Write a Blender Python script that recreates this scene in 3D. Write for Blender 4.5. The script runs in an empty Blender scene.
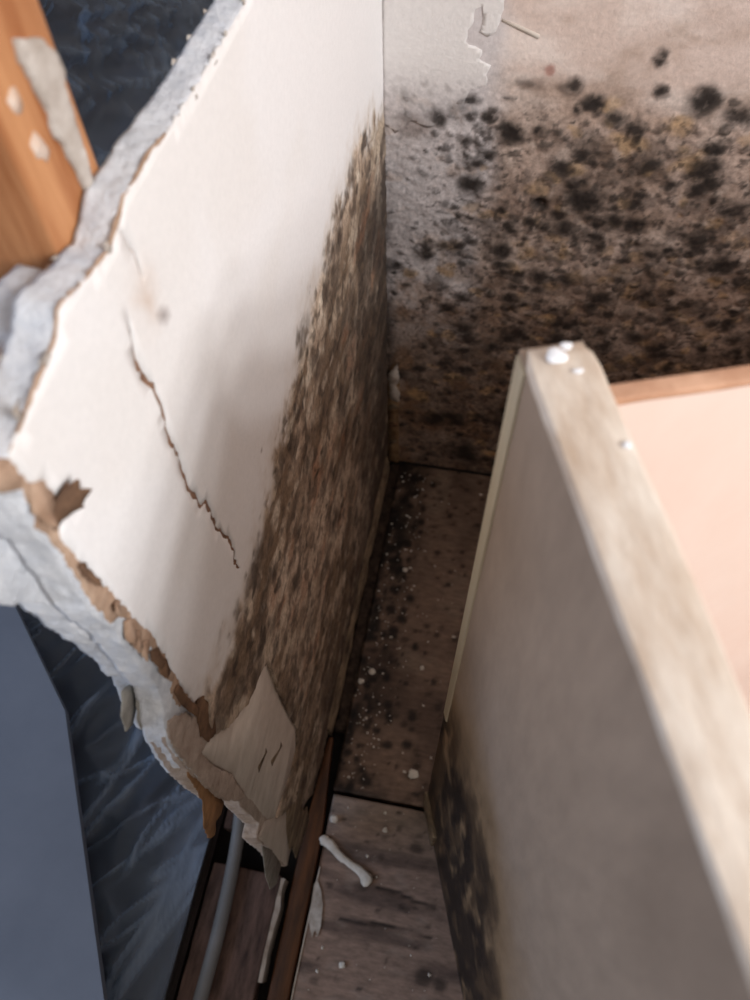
import bpy, bmesh, math, random
import numpy as np
from mathutils import Matrix, Vector
from mathutils.geometry import delaunay_2d_cdt

random.seed(4)
RNG = np.random.default_rng(11)
SC = bpy.context.scene
COL = SC.collection

# ------------------------------------------------------------------ camera
FPX = 750.0
CAM = np.array([0.13488883, -0.7212589, 1.05])
PITCH, YAW, ROLL = math.radians(58.10732), math.radians(-12.2901), math.radians(-2.04447)
_fw = np.array([math.sin(YAW)*math.cos(PITCH), math.cos(YAW)*math.cos(PITCH), -math.sin(PITCH)])
_r0 = np.array([math.cos(YAW), -math.sin(YAW), 0.0])
_u0 = np.cross(_r0, _fw)
_rt = math.cos(ROLL)*_r0 + math.sin(ROLL)*_u0
_up = -math.sin(ROLL)*_r0 + math.cos(ROLL)*_u0
cd = bpy.data.cameras.new('camera')
cam = bpy.data.objects.new('camera', cd)
COL.objects.link(cam)
cam.matrix_world = Matrix(((_rt[0], _up[0], -_fw[0], CAM[0]),
                           (_rt[1], _up[1], -_fw[1], CAM[1]),
                           (_rt[2], _up[2], -_fw[2], CAM[2]),
                           (0, 0, 0, 1)))
cd.sensor_width = 36.0
cd.lens = 27.0
cd.clip_start = 0.01
cd.dof.use_dof = True
cd.dof.focus_distance = 0.55
cd.dof.aperture_fstop = 7.5
SC.camera = cam

# ------------------------------------------------------------------ world, window light, exposure
w = bpy.data.worlds.new('World')
SC.world = w
w.use_nodes = True
bg = w.node_tree.nodes['Background']
bg.inputs['Color'].default_value = (1.0, 0.91, 0.82, 1)
bg.inputs['Strength'].default_value = 0.45
WIN = Vector((1.78, -1.30, 2.20))
TGT = Vector((0.0, -0.45, 0.75))
_d = (TGT - WIN).normalized()
_side = _d.cross(Vector((0, 0, 1))).normalized()
_upv = _side.cross(_d)
for (a, b) in ((-0.26, -0.34), (0.26, -0.34), (-0.26, 0.0), (0.26, 0.0), (-0.26, 0.34), (0.26, 0.34)):
    ld = bpy.data.lights.new('window_daylight', 'AREA')
    ld.shape = 'RECTANGLE'
    ld.size, ld.size_y = 0.22, 0.16
    ld.energy = 10.2
    ld.color = (0.97, 0.98, 1.0)
    lo = bpy.data.objects.new('window_daylight', ld)
    COL.objects.link(lo)
    lo.location = WIN + _side*a + _upv*(b*0.9-0.36)
    lo.rotation_euler = _d.to_track_quat('-Z', 'Y').to_euler()
# cool daylight from a window of the next room, beyond the broken wall
ld = bpy.data.lights.new('next_room_daylight', 'AREA'); ld.shape = 'RECTANGLE'; ld.size, ld.size_y = 1.0, 1.2
ld.energy = 34; ld.color = (0.55, 0.74, 1.0)
lo = bpy.data.objects.new('next_room_daylight', ld); COL.objects.link(lo)
lo.location = (-2.1, -1.5, 1.7)
lo.rotation_euler = (Vector((-0.1, -0.5, 0.5))-Vector(lo.location)).to_track_quat('-Z', 'Y').to_euler()
vs = SC.view_settings
vs.view_transform = 'Standard'
vs.look = 'None'
vs.exposure = 0.0
vs.gamma = 1.0
vs.use_curve_mapping = False


# ------------------------------------------------------------------ pixel to place
def ray(p):
    return _fw + (p[0]-375)/FPX*_rt - (p[1]-500)/FPX*_up
def onx(p, x=0.0):
    d = ray(p); P = CAM + d*(x-CAM[0])/d[0]; return (P[1], P[2])
def ony(p, y=0.0):
    d = ray(p); P = CAM + d*(y-CAM[1])/d[1]; return (P[0], P[2])
def onz(p, z=0.0):
    d = ray(p); P = CAM + d*(z-CAM[2])/d[2]; return (P[0], P[1])


# ------------------------------------------------------------------ numpy noise
_LAT = RNG.random((16, 256, 256))
def vn(x, y, s=0):
    x = np.asarray(x, float) + 1000.37*(s+1); y = np.asarray(y, float) + 517.11*(s+1)
    xi = np.floor(x).astype(int); yi = np.floor(y).astype(int)
    fx = x-xi; fy = y-yi
    fx = fx*fx*(3-2*fx); fy = fy*fy*(3-2*fy)
    L = _LAT[s % 16]; a = xi % 256; b = yi % 256; a1 = (xi+1) % 256; b1 = (yi+1) % 256
    return (L[a, b]*(1-fx)+L[a1, b]*fx)*(1-fy) + (L[a, b1]*(1-fx)+L[a1, b1]*fx)*fy
def fbm(x, y, s=0, o=4):
    t = 0; a = 0.5; n = 0
    for i in range(o):
        t = t + a*vn(x*2**i, y*2**i, s+i); n += a; a *= 0.55
    return t/n
def sm(a, b, x):
    t = np.clip((x-a)/(b-a), 0, 1); return t*t*(3-2*t)
def lin(r, g, b):
    f = lambda c: ((c/255+0.055)/1.055)**2.4 if c > 10.3 else c/255/12.92
    return np.array([f(r), f(g), f(b)])
def mixc(c, c2, m):
    return c*(1-m[:, None]) + np.asarray(c2)*m[:, None]


# ------------------------------------------------------------------ materials
def new_mat(name):
    m = bpy.data.materials.new(name); m.use_nodes = True
    nt = m.node_tree; return m, nt, nt.nodes['Principled BSDF']
def nd(nt, typ, **kw):
    n = nt.nodes.new(typ)
    for k, v in kw.items():
        if k in n.inputs: n.inputs[k].default_value = v
        else: setattr(n, k, v)
    return n
def surf(name, c1, c2=None, rough=0.7, scale=20, stretch=(1, 1, 1), bump=0.2, bscale=None, detail=6, spec=0.3, attr=False, dist=0.002):
    m, nt, b = new_mat(name)
    L = nt.links.new
    tc = nd(nt, 'ShaderNodeTexCoord'); mp = nd(nt, 'ShaderNodeMapping'); mp.inputs['Scale'].default_value = stretch
    L(tc.outputs['Object'], mp.inputs['Vector'])
    nz = nd(nt, 'ShaderNodeTexNoise', Scale=scale, Detail=detail, Roughness=0.65)
    L(mp.outputs['Vector'], nz.inputs['Vector'])
    rp = nd(nt, 'ShaderNodeValToRGB')
    rp.color_ramp.elements[0].position = 0.32; rp.color_ramp.elements[1].position = 0.68
    if attr:
        rp.color_ramp.elements[0].color = (0.66, 0.66, 0.66, 1); rp.color_ramp.elements[1].color = (1.25, 1.25, 1.25, 1)
        at = nd(nt, 'ShaderNodeVertexColor'); at.layer_name = 'col'
        mx = nd(nt, 'ShaderNodeMix', data_type='RGBA', blend_type='MULTIPLY'); mx.inputs['Factor'].default_value = 1
        at2 = nd(nt, 'ShaderNodeVertexColor'); at2.layer_name = 'grit'
        L(at2.outputs['Color'], mx.inputs['Factor'])
        L(at.outputs['Color'], mx.inputs[6]); L(rp.outputs['Color'], mx.inputs[7])
        L(mx.outputs[2], b.inputs['Base Color'])
    else:
        rp.color_ramp.elements[0].color = (*c1, 1); rp.color_ramp.elements[1].color = (*(c2 if c2 is not None else c1), 1)
        L(rp.outputs['Color'], b.inputs['Base Color'])
    L(nz.outputs['Fac'], rp.inputs['Fac'])
    n2 = nd(nt, 'ShaderNodeTexNoise', Scale=bscale or scale*3, Detail=6, Roughness=0.7)
    L(mp.outputs['Vector'], n2.inputs['Vector'])
    bp = nd(nt, 'ShaderNodeBump', Strength=bump, Distance=dist)
    L(n2.outputs['Fac'], bp.inputs['Height']); L(bp.outputs['Normal'], b.inputs['Normal'])
    b.inputs['Roughness'].default_value = rough
    b.inputs['Specular IOR Level'].default_value = spec
    return m

M = {}
M['wallpaper'] = surf('painted_wall_face', None, attr=True, scale=260, bscale=320, bump=0.35, rough=0.75, dist=0.001)
M['backwall'] = surf('mouldy_plaster', None, attr=True, scale=180, bscale=240, bump=0.5, rough=0.85, dist=0.0015)
M['floor'] = surf('dirty_floorboard', None, attr=True, scale=150, stretch=(0.35, 1, 1), bscale=220, bump=0.4, rough=0.6, dist=0.001)
M['panel'] = surf('cabinet_melamine', None, attr=True, scale=90, stretch=(1, 1, 0.3), bscale=150, bump=0.1, rough=0.5, dist=0.001)
M['gypsum'] = surf('gypsum_core', lin(205, 208, 215), lin(240, 241, 245), rough=0.9, scale=90, bscale=260, bump=0.9, dist=0.003)
M['brown_paper'] = surf('brown_board_paper', lin(150, 120, 98), lin(192, 164, 142), rough=0.9, scale=70, bump=0.4)
M['dark_paper'] = surf('dark_torn_paper', lin(76, 56, 44), lin(136, 104, 80), rough=0.9, scale=60, bump=0.4)
M['crack_bed'] = surf('crack_bed', lin(112, 82, 64), lin(150, 116, 94), rough=0.9, scale=70, bump=0.4)
M['flap_paper'] = surf('orange_brown_paper', lin(128, 95, 66), lin(164, 124, 88), rough=0.9, scale=80, bump=0.4)
M['grey_paper'] = surf('grey_backing_paper', lin(120, 116, 110), lin(165, 160, 152), rough=0.9, scale=70, bump=0.5)
M['bare'] = surf('bare_board_paper', lin(196, 184, 172), lin(214, 203, 192), rough=0.9, scale=40, bump=0.15)
M['plain'] = surf('plain_plaster', lin(209, 188, 176), lin(227, 212, 203), rough=0.85, scale=14, bump=0.3, bscale=240)
M['crumb'] = surf('crumbling_board', lin(172, 152, 138), lin(206, 190, 177), rough=0.95, scale=80, bump=0.9, dist=0.003)
M['stud'] = surf('pine_stud', lin(150, 92, 54), lin(200, 146, 102), rough=0.65, scale=14, stretch=(6, 6, 0.5), bump=0.25)
M['smear'] = surf('plaster_smear', lin(196, 160, 132), lin(222, 204, 190), rough=0.9, scale=70, bump=0.3)
M['stud_paper'] = surf('plaster_remnant', lin(160, 146, 134), lin(206, 198, 190), rough=0.9, scale=70, bump=0.7)
M['plate'] = surf('old_sole_plate', lin(56, 42, 38), lin(120, 95, 86), rough=0.75, scale=45, stretch=(1.5, 0.35, 1), bump=0.5)
M['rubble'] = surf('mouldy_rubble', lin(26, 21, 19), lin(84, 68, 58), rough=0.9, scale=90, bump=0.9, dist=0.003)
M['batten'] = surf('stained_batten', lin(48, 28, 14), lin(96, 58, 30), rough=0.5, scale=30, stretch=(3, 0.4, 1), bump=0.3)
M['swollen'] = surf('swollen_board_edge', lin(58, 46, 38), lin(160, 140, 116), rough=0.9, scale=75, stretch=(1, 0.4, 1), bump=0.6)
M['cable'] = surf('grey_cable_sheath', lin(112, 112, 113), lin(128, 128, 130), rough=0.45, scale=20, bump=0.05)
M['blueboard'] = surf('blue_grey_board', lin(112, 120, 136), lin(124, 132, 148), rough=0.6, scale=6, bump=0.04)
M['greyboard'] = surf('grey_timber', lin(84, 80, 80), lin(110, 104, 104), rough=0.7, scale=25, stretch=(2, 0.3, 1), bump=0.3)
M['farfloor'] = surf('dark_far_floor', lin(42, 36, 36), lin(70, 60, 58), rough=0.7, scale=12, bump=0.3)
M['subfloor'] = surf('black_subfloor', lin(16, 13, 12), lin(34, 28, 25), rough=0.9, scale=30, bump=0.4)
M['top_edge'] = surf('raw_chipboard_edge', lin(196, 172, 150), lin(238, 226, 212), rough=0.6, scale=45, stretch=(1.6, 0.5, 1), bump=0.4)
M['inner'] = surf('pinkish_plywood', lin(236, 210, 195), lin(244, 225, 213), rough=0.6, scale=7, stretch=(1, 1, 0.4), bump=0.05)
M['hardboard_edge'] = surf('hardboard_edge', lin(186, 138, 108), lin(218, 172, 142), rough=0.8, scale=60, bump=0.3)
M['cream'] = surf('cream_lit_strip_and_plinth', lin(172, 156, 132), lin(194, 180, 154), rough=0.55, scale=30, stretch=(1, 1, 0.2), bump=0.1)
M['white_glint'] = surf('glossy_white_glint', lin(242, 243, 246), lin(252, 252, 254), rough=0.12, scale=10, bump=0.05, spec=0.6)
M['chip'] = surf('plaster_chip', lin(205, 196, 184), lin(232, 226, 218), rough=0.85, scale=120, bump=0.5)
M['ochre'] = surf('peeled_strip_backing', lin(92, 68, 46), lin(160, 132, 100), rough=0.9, scale=55, bump=0.6)
M['rust'] = surf('rusty_screw', lin(60, 40, 30), lin(110, 80, 62), rough=0.6, scale=90, bump=0.3)

m, nt, b = new_mat('plastic_sheeting')
L = nt.links.new
tc = nd(nt, 'ShaderNodeTexCoord'); mp = nd(nt, 'ShaderNodeMapping'); mp.inputs['Scale'].default_value = (5, 1.6, 3)
mp.inputs['Rotation'].default_value = (0, 0, 0.5)
L(tc.outputs['Object'], mp.inputs['Vector'])
nz = nd(nt, 'ShaderNodeTexNoise', Scale=6, Detail=5, Roughness=0.6, Distortion=0.8); L(mp.outputs['Vector'], nz.inputs['Vector'])
bp = nd(nt, 'ShaderNodeBump', Strength=0.35, Distance=0.02); L(nz.outputs['Fac'], bp.inputs['Height']); L(bp.outputs['Normal'], b.inputs['Normal'])
b.inputs['Base Color'].default_value = (0.22, 0.30, 0.44, 1)
b.inputs['Roughness'].default_value = 0.22
b.inputs['Specular IOR Level'].default_value = 0.6
tr = nd(nt, 'ShaderNodeBsdfTransparent'); tr.inputs['Color'].default_value = (0.80, 0.86, 0.95, 1)
mx = nd(nt, 'ShaderNodeMixShader')
kr = nd(nt, 'ShaderNodeVertexColor'); kr.layer_name = 'col'
ma = nd(nt, 'ShaderNodeMath', operation='MULTIPLY_ADD'); ma.inputs[1].default_value = 0.55; ma.inputs[2].default_value = 0.24
L(kr.outputs['Color'], ma.inputs[0]); L(ma.outputs[0], mx.inputs['Fac'])
L(tr.outputs[0], mx.inputs[1]); L(b.outputs[0], mx.inputs[2]); L(mx.outputs[0], nt.nodes['Material Output'].inputs['Surface'])
M['plastic'] = m


# ------------------------------------------------------------------ object helpers
def link(name, me, mat, parent=None):
    me.materials.append(M[mat])
    o = bpy.data.objects.new(name, me); COL.objects.link(o)
    if parent is not None:
        o.parent = parent
        o.matrix_parent_inverse = parent.matrix_basis.inverted()
    return o
def tag(o, label, cat=None, group=None, kind=None):
    o['label'] = label
    if cat: o['category'] = cat
    if group: o['group'] = group
    if kind: o['kind'] = kind
    return o
def empty(name, loc=(0, 0, 0), rz=0.0):
    o = bpy.data.objects.new(name, None); COL.objects.link(o)
    o.location = loc; o.rotation_euler = (0, 0, rz); o.empty_display_size = 0.05
    o.matrix_basis = Matrix.Translation(loc) @ Matrix.Rotation(rz, 4, 'Z')
    return o
def mesh(name, V, Fc, cols=None, grit=None, smooth=True):
    me = bpy.data.meshes.new(name)
    me.from_pydata([tuple(p) for p in V], [], [tuple(f) for f in Fc])
    if cols is not None:
        n = len(V)
        c = np.ones((n, 4), np.float32); c[:, :3] = np.clip(cols, 0, 1)
        me.color_attributes.new('col', 'FLOAT_COLOR', 'POINT').data.foreach_set('color', c.ravel())
        g = np.ones((n, 4), np.float32); g[:, :3] = np.clip(grit if grit is not None else np.ones(n), 0, 1)[:, None]
        me.color_attributes.new('grit', 'FLOAT_COLOR', 'POINT').data.foreach_set('color', g.ravel())
    me.polygons.foreach_set('use_smooth', [smooth]*len(me.polygons))
    me.update()
    return me
def box_bm(bm, x0, x1, y0, y1, z0, z1, bev=0.0, cuts=0):
    r = bmesh.ops.create_cube(bm, size=1.0, matrix=Matrix.Translation(((x0+x1)/2, (y0+y1)/2, (z0+z1)/2)) @ Matrix.Diagonal((x1-x0, y1-y0, z1-z0, 1)))
    if bev:
        es = list({e for v in r['verts'] for e in v.link_edges})
        bmesh.ops.bevel(bm, geom=es, offset=bev, segments=2, affect='EDGES', profile=0.6)
def bm_obj(name, bm, mat, parent=None, smooth=False):
    me = bpy.data.meshes.new(name); bm.to_mesh(me); bm.free()
    me.polygons.foreach_set('use_smooth', [smooth]*len(me.polygons))
    return link(name, me, mat, parent)
def box(name, x0, x1, y0, y1, z0, z1, mat, parent=None, bev=0.001):
    bm = bmesh.new(); box_bm(bm, x0, x1, y0, y1, z0, z1, bev); return bm_obj(name, bm, mat, parent)
def rough_box(name, x0, x1, y0, y1, z0, z1, mat, parent=None, step=0.01, amp=0.001, s=0, smooth=True):
    """a box with a fine surface whose faces and edges are uneven"""
    bm = bmesh.new(); box_bm(bm, x0, x1, y0, y1, z0, z1, min(0.002, (z1-z0)/5, (x1-x0)/5))
    for ax, (a, c) in enumerate(((x0, x1), (y0, y1), (z0, z1))):
        n = int(min(80, (c-a)/step))
        for i in range(1, n):
            co = [0, 0, 0]; no = [0, 0, 0]; co[ax] = a+(c-a)*i/n; no[ax] = 1
            bmesh.ops.bisect_plane(bm, geom=bm.verts[:]+bm.edges[:]+bm.faces[:], plane_co=co, plane_no=no)
    bm.normal_update()
    for v_ in bm.verts:
        c = v_.co
        k = float(fbm(np.array([c.x*60+c.z*47]), np.array([c.y*60-c.z*31]), s)[0])-0.5
        v_.co = c + v_.normal*k*2*amp
    return bm_obj(name, bm, mat, parent, smooth)

def inside(P, poly):
    P = np.asarray(P); x, y = P[:, 0], P[:, 1]; c = np.zeros(len(P), bool)
    Q = np.asarray(poly); n = len(Q)
    for i in range(n):
        x1, y1 = Q[i]; x2, y2 = Q[(i+1) % n]
        if y1 == y2: continue
        c ^= ((y1 > y) != (y2 > y)) & (x < (x2-x1)*(y-y1)/(y2-y1)+x1)
    return c
def densify(poly, step, jit=0.0, keep=None):
    out = []; n = len(poly); P = [np.asarray(p, float) for p in poly]
    for i in range(n):
        a, c = P[i], P[(i+1) % n]; Ld = np.linalg.norm(c-a); k = max(1, int(Ld/step))
        for j in range(k):
            p = a+(c-a)*j/k
            if jit and not (keep and keep(p)):
                p = p + RNG.normal(0, jit, 2)
            out.append(p)
    return np.array(out)
def cdt(poly, pts, holes=()):
    V = [Vector((float(p[0]), float(p[1]))) for p in poly]; n = len(V)
    E = [(i, (i+1) % n) for i in range(n)]
    for h in holes:
        s0 = len(V); V += [Vector((float(p[0]), float(p[1]))) for p in h]
        E += [(s0+i, s0+(i+1) % len(h)) for i in range(len(h))]
    V += [Vector((float(p[0]), float(p[1]))) for p in pts]
    r = delaunay_2d_cdt(V, E, [], 0, 1e-7)
    VV = np.array([(p[0], p[1]) for p in r[0]]); T = np.array(r[2])
    C = VV[T].mean(1); ok = inside(C, poly)
    for h in holes: ok &= ~inside(C, h)
    T = T[ok]
    # drop unused
    use = np.unique(T); mp_ = -np.ones(len(VV), int); mp_[use] = np.arange(len(use))
    return VV[use], mp_[T]
def bound_edges(T):
    E = {}
    for t in T:
        for a, c in ((t[0], t[1]), (t[1], t[2]), (t[2], t[0])):
            k = (min(a, c), max(a, c))
            E[k] = None if k in E else (a, c)
    return [e for e in E.values() if e]
def sheet(name, poly, pts, to3, depth, colf, mat, parent, holes=(), dispf=None):
    """a thin layer with a torn outline: front surface plus the thickness of its rim"""
    VV, T = cdt(poly, pts, holes)
    u, v_ = VV[:, 0], VV[:, 1]
    d = dispf(u, v_) if dispf else np.zeros(len(u))
    P = to3(u, v_, depth+d)
    n = len(P)
    be = bound_edges(T)
    bi = sorted({i for e in be for i in e}); loc = {b_: n+k for k, b_ in enumerate(bi)}
    Pb = to3(u[bi], v_[bi], np.full(len(bi), -0.0004))
    Fc = [tuple(t) for t in T] + [(a, loc[a], loc[c], c) for a, c in be]
    allV = np.vstack([P, Pb])
    cols = grit = None
    if colf:
        cols, grit = colf(u, v_)
        cols = np.vstack([cols, cols[bi]]); grit = np.concatenate([grit, grit[bi]])
    me = mesh(name, allV, Fc, cols, grit)
    bm = bmesh.new(); bm.from_mesh(me); bmesh.ops.recalc_face_normals(bm, faces=bm.faces); bm.to_mesh(me); bm.free()
    return link(name, me, mat, parent)
def slab(name, poly, x0, x1, mat, parent, step=0.003, amp=0.0015, s=0, slant=0.0, keep=None, layers=7):
    """a broken board standing in the plane x = const: front face x0, back face x1, crumbled rim between"""
    P = densify(poly, step, 0.0)
    n = len(P); cen = P.mean(0)
    tng = np.roll(P, -1, 0)-np.roll(P, 1, 0); nr = np.stack([tng[:, 1], -tng[:, 0]], 1)
    nr /= np.linalg.norm(nr, axis=1)[:, None]+1e-9
    area = 0.5*np.sum(P[:, 0]*np.roll(P[:, 1], -1)-np.roll(P[:, 0], -1)*P[:, 1])
    if area < 0: nr = -nr
    free = np.ones(n) if keep is None else np.array([0.0 if keep(p) else 1.0 for p in P])
    V = []; arc = np.arange(n)*step
    for k in range(layers+1):
        t = k/layers
        q = fbm(arc*220, np.full(n, t*3.1), s)-0.5 + 0.5*(vn(arc*60, np.full(n, t*1.7), s+3)-0.5)
        off = (q*2*amp + slant*t)*free
        Q = P+nr*off[:, None]
        V += [(x0+(x1-x0)*t, a, c) for a, c in Q]
    Fc = []
    for k in range(layers):
        for i in range(n):
            j = (i+1) % n
            Fc.append((k*n+i, k*n+j, (k+1)*n+j, (k+1)*n+i))
    for k in (0, layers):
        pp = [Vector((V[k*n+i][1], V[k*n+i][2])) for i in range(n)]
        r = delaunay_2d_cdt(pp, [(i, (i+1) % n) for i in range(n)], [], 1, 1e-7)
        if len(r[0]) == n:
            Fc += [tuple(r[3][i][0]+k*n for i in f) for f in r[2]]
        else:
            b0 = len(V); V += [((x0 if k == 0 else x1), p[0], p[1]) for p in r[0]]
            Fc += [tuple(i+b0 for i in f) for f in r[2]]
    me = mesh(name, V, Fc)
    bm = bmesh.new(); bm.from_mesh(me); bmesh.ops.recalc_face_normals(bm, faces=bm.faces); bm.to_mesh(me); bm.free()
    return link(name, me, mat, parent)
def tube(name, pts, radii, mat, parent=None, seg=10, flat=1.0, sub=6, rough=0.0):
    P = [np.asarray(p, float) for p in pts]; n = len(P); C = []; Rr = []
    for i in range(n-1):
        p0, p1, p2, p3 = P[max(i-1, 0)], P[i], P[i+1], P[min(i+2, n-1)]
        for j in range(sub):
            t = j/sub
            C.append(0.5*((2*p1)+(-p0+p2)*t+(2*p0-5*p1+4*p2-p3)*t*t+(-p0+3*p1-3*p2+p3)*t**3)); Rr.append(radii[i]*(1-t)+radii[i+1]*t)
    C.append(P[-1]); Rr.append(radii[-1]); C = np.array(C)
    T = np.gradient(C, axis=0); V = []; Fc = []
    for i, (c, t) in enumerate(zip(C, T)):
        t = t/np.linalg.norm(t); a = np.cross(t, (0, 0, 1.0))
        a = a/np.linalg.norm(a) if np.linalg.norm(a) > 1e-3 else np.array([1.0, 0, 0]); b_ = np.cross(a, t)
        for k in range(seg):
            an = 2*math.pi*k/seg; r_ = Rr[i]*(1+rough*(random.random()-0.5))
            V.append(c+a*math.cos(an)*r_+b_*math.sin(an)*r_*flat)
    m_ = len(C)
    for i in range(m_-1):
        for k in range(seg):
            Fc.append((i*seg+k, i*seg+(k+1) % seg, (i+1)*seg+(k+1) % seg, (i+1)*seg+k))
    Fc.append(tuple(range(seg))[::-1]); Fc.append(tuple((m_-1)*seg+k for k in range(seg)))
    return link(name, mesh(name, V, Fc), mat, parent)
def prism(name, poly2, z0, z1, mat, parent=None, smooth=False):
    """upright prism over a floor outline (x, y)"""
    n = len(poly2)
    V = [(p[0], p[1], z0) for p in poly2]+[(p[0], p[1], z1) for p in poly2]
    Fc = [tuple(range(n))[::-1], tuple(range(n, 2*n))]+[(i, (i+1) % n, n+(i+1) % n, n+i) for i in range(n)]
    me = mesh(name, V, Fc, smooth=smooth)
    bm = bmesh.new(); bm.from_mesh(me); bmesh.ops.recalc_face_normals(bm, faces=bm.faces); bm.to_mesh(me); bm.free()
    return link(name, me, mat, parent)
def blobs(u, v_, lst, warp=0.0, s=0):
    """coverage 0..1 of a list of (u, v, radius, stretch, strength) spots with ragged edges"""
    m_ = np.zeros(len(u))
    wu = u + warp*(fbm(u*75, v_*75, s, 5)-0.5); wv = v_ + warp*(fbm(u*75, v_*75, s+5, 5)-0.5)
    order = np.argsort(u); us = u[order]
    for (a, c, r, e, k) in lst:
        R_ = r*max(e, 1)*1.5+warp
        i0, i1 = np.searchsorted(us, a-R_), np.searchsorted(us, a+R_)
        ix = order[i0:i1]
        if len(ix) == 0: continue
        dd = np.hypot((wu[ix]-a)/e, wv[ix]-c)/r
        m_[ix] = np.maximum(m_[ix], k*(1-sm(0.5, 1.25, dd)))
    return m_


# ================================================================== SETTING: floor
fl = box('floor', -3.0, 2.6, -3.0, 2.2, -0.10, -0.022, 'subfloor', None, 0.0)
tag(fl, 'black dirty subfloor under the boards and beyond the broken wall', 'floor', kind='structure')
def grid(u0, u1, v0, v1, step):
    a = np.arange(u0, u1+step*0.5, step); c = np.arange(v0, v1+step*0.5, step)
    A, B = np.meshgrid(a, c, indexing='ij'); nu, nv = len(a), len(c)
    I = np.arange(nu*nv).reshape(nu, nv)
    Fq = np.stack([I[:-1, :-1], I[1:, :-1], I[1:, 1:], I[:-1, 1:]], -1).reshape(-1, 4)
    return A.ravel(), B.ravel(), Fq, nu, nv
def board(name, x0, x1, y0, y1, step, colf, dispf, th=0.020):
    u, v_, Fq, nu, nv = grid(x0, x1, y0, y1, step)
    u = u+0; P = np.stack([u, v_, dispf(u, v_)], 1)
    cols, grit = colf(u, v_)
    I = np.arange(nu*nv).reshape(nu, nv)
    ring = np.concatenate([I[:, 0], I[-1, 1:], I[-2::-1, -1], I[0, -2:0:-1]])
    n = len(P); B = P[ring].copy(); B[:, 2] = -th
    Fc = [tuple(f) for f in Fq]+[(ring[i], n+i, n+(i+1) % len(ring), ring[(i+1) % len(ring)]) for i in range(len(ring))]
    me = mesh(name, np.vstack([P, B]), Fc, np.vstack([cols, cols[ring]]), np.concatenate([grit, grit[ring]]))
    return link(name, me, 'floor', fl)
spots_b = [(RNG.uniform(0.0, 0.3), RNG.uniform(-0.54, 0), abs(RNG.normal(0.0022, 0.0012))+0.001, RNG.uniform(0.7, 1.5), RNG.uniform(0.5, 1)) for _ in range(330)]
spots_b += [(RNG.normal(0.035, 0.03), RNG.uniform(-0.54, 0.0), RNG.uniform(0.002, 0.009), RNG.uniform(0.6, 1.2), 1) for _ in range(220)]
spots_b += [(*onz((412, 718)), 0.006, 1.3, 1.0), (*onz((405, 745)), 0.004, 1.3, 0.9)]
def col_back(u, v_):
    c = np.tile(lin(128, 106, 92), (len(u), 1))
    c = mixc(c, lin(92, 74, 64), sm(0.4, 0.7, fbm(u*14, v_*9, 2)))
    c = mixc(c, lin(136, 118, 104), sm(0.55, 0.8, fbm(u*22, v_*22, 4))*0.6)
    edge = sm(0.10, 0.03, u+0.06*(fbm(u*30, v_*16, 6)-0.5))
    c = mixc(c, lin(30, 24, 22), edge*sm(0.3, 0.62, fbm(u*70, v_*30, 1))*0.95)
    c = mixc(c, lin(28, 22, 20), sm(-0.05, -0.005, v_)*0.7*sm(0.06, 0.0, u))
    c = mixc(c, lin(24, 19, 18), blobs(u, v_, spots_b, 0.004, 2)*0.9)
    c = mixc(c, lin(40, 30, 26), sm(-0.50, -0.535, v_)*0.55*sm(0.35, 0.65, fbm(u*60, v_*60, 9)))
    return c, np.ones(len(u))
def disp_back(u, v_):
    return 0.0012*(fbm(u*120, v_*120, 3)-0.5)+0.002*(fbm(u*30, v_*30, 8)-0.5)*sm(0.1, 0.0, u)
fb = board('floor_board', 0.0245, 1.20, -0.538, 0.0, 0.0035, col_back, disp_back)
fb['label'] = 'dark mouldy floor board in front of the back wall'
crk = [[onz((378, 888)), onz((400, 893)), onz((415, 902)), onz((436, 908))], [onz((340, 919)), onz((380, 924)), onz((432, 937))]]
def seg_dist(u, v_, line):
    d = np.full(len(u), 9.0)
    for a, c in zip(line[:-1], line[1:]):
        a = np.array(a); c = np.array(c); e = c-a
        t = np.clip(((u-a[0])*e[0]+(v_-a[1])*e[1])/(e@e), 0, 1)
        d = np.minimum(d, np.hypot(u-a[0]-t*e[0], v_-a[1]-t*e[1]))
    return d
spots_f = [(RNG.uniform(0.0, 0.3), RNG.uniform(-0.95, -0.55), abs(RNG.normal(0.0015, 0.001))+0.0008, 1.5, RNG.uniform(0.4, 0.9)) for _ in range(120)]
spots_f += [(*onz((417, 848)), 0.008, 1.2, 0.8), (*onz((424, 978)), 0.010, 1.4, 0.9), (*onz((440, 985)), 0.008, 1.2, 0.9), (*onz((399, 812)), 0.003, 1.2, 1)]
def col_front(u, v_):
    c = np.tile(lin(142, 118, 105), (len(u), 1))
    c = mixc(c, lin(100, 82, 74), sm(0.4, 0.65, fbm(u*8, v_*45, 2)))
    c = mixc(c, lin(156, 140, 128), sm(-0.62, -0.55, v_)*0.7)
    c = mixc(c, lin(150, 134, 124), sm(0.58, 0.8, fbm(u*30, v_*50, 4))*0.5)
    for ln, wd in zip(crk, (0.0016, 0.0011)):
        c = mixc(c, lin(30, 22, 20), (1-sm(wd*0.5, wd*2.2, seg_dist(u, v_+0.003*(fbm(u*80, v_*80, 7)-0.5), ln)))*0.9)
    c = mixc(c, lin(34, 26, 24), blobs(u, v_, spots_f, 0.006, 3)*0.85)
    c = mixc(c, lin(50, 40, 36), sm(0.028, 0.0, u)*0.5)
    return c, np.ones(len(u))
def disp_front(u, v_):
    d = 0.0008*(fbm(u*30, v_*150, 3)-0.5)
    for ln in crk: d = d - 0.002*(1-sm(0.0005, 0.002, seg_dist(u, v_, ln)))
    return d
ff = board('floor_board', 0.026, 0.80, -1.30, -0.545, 0.0035, col_front, disp_front)
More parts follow.
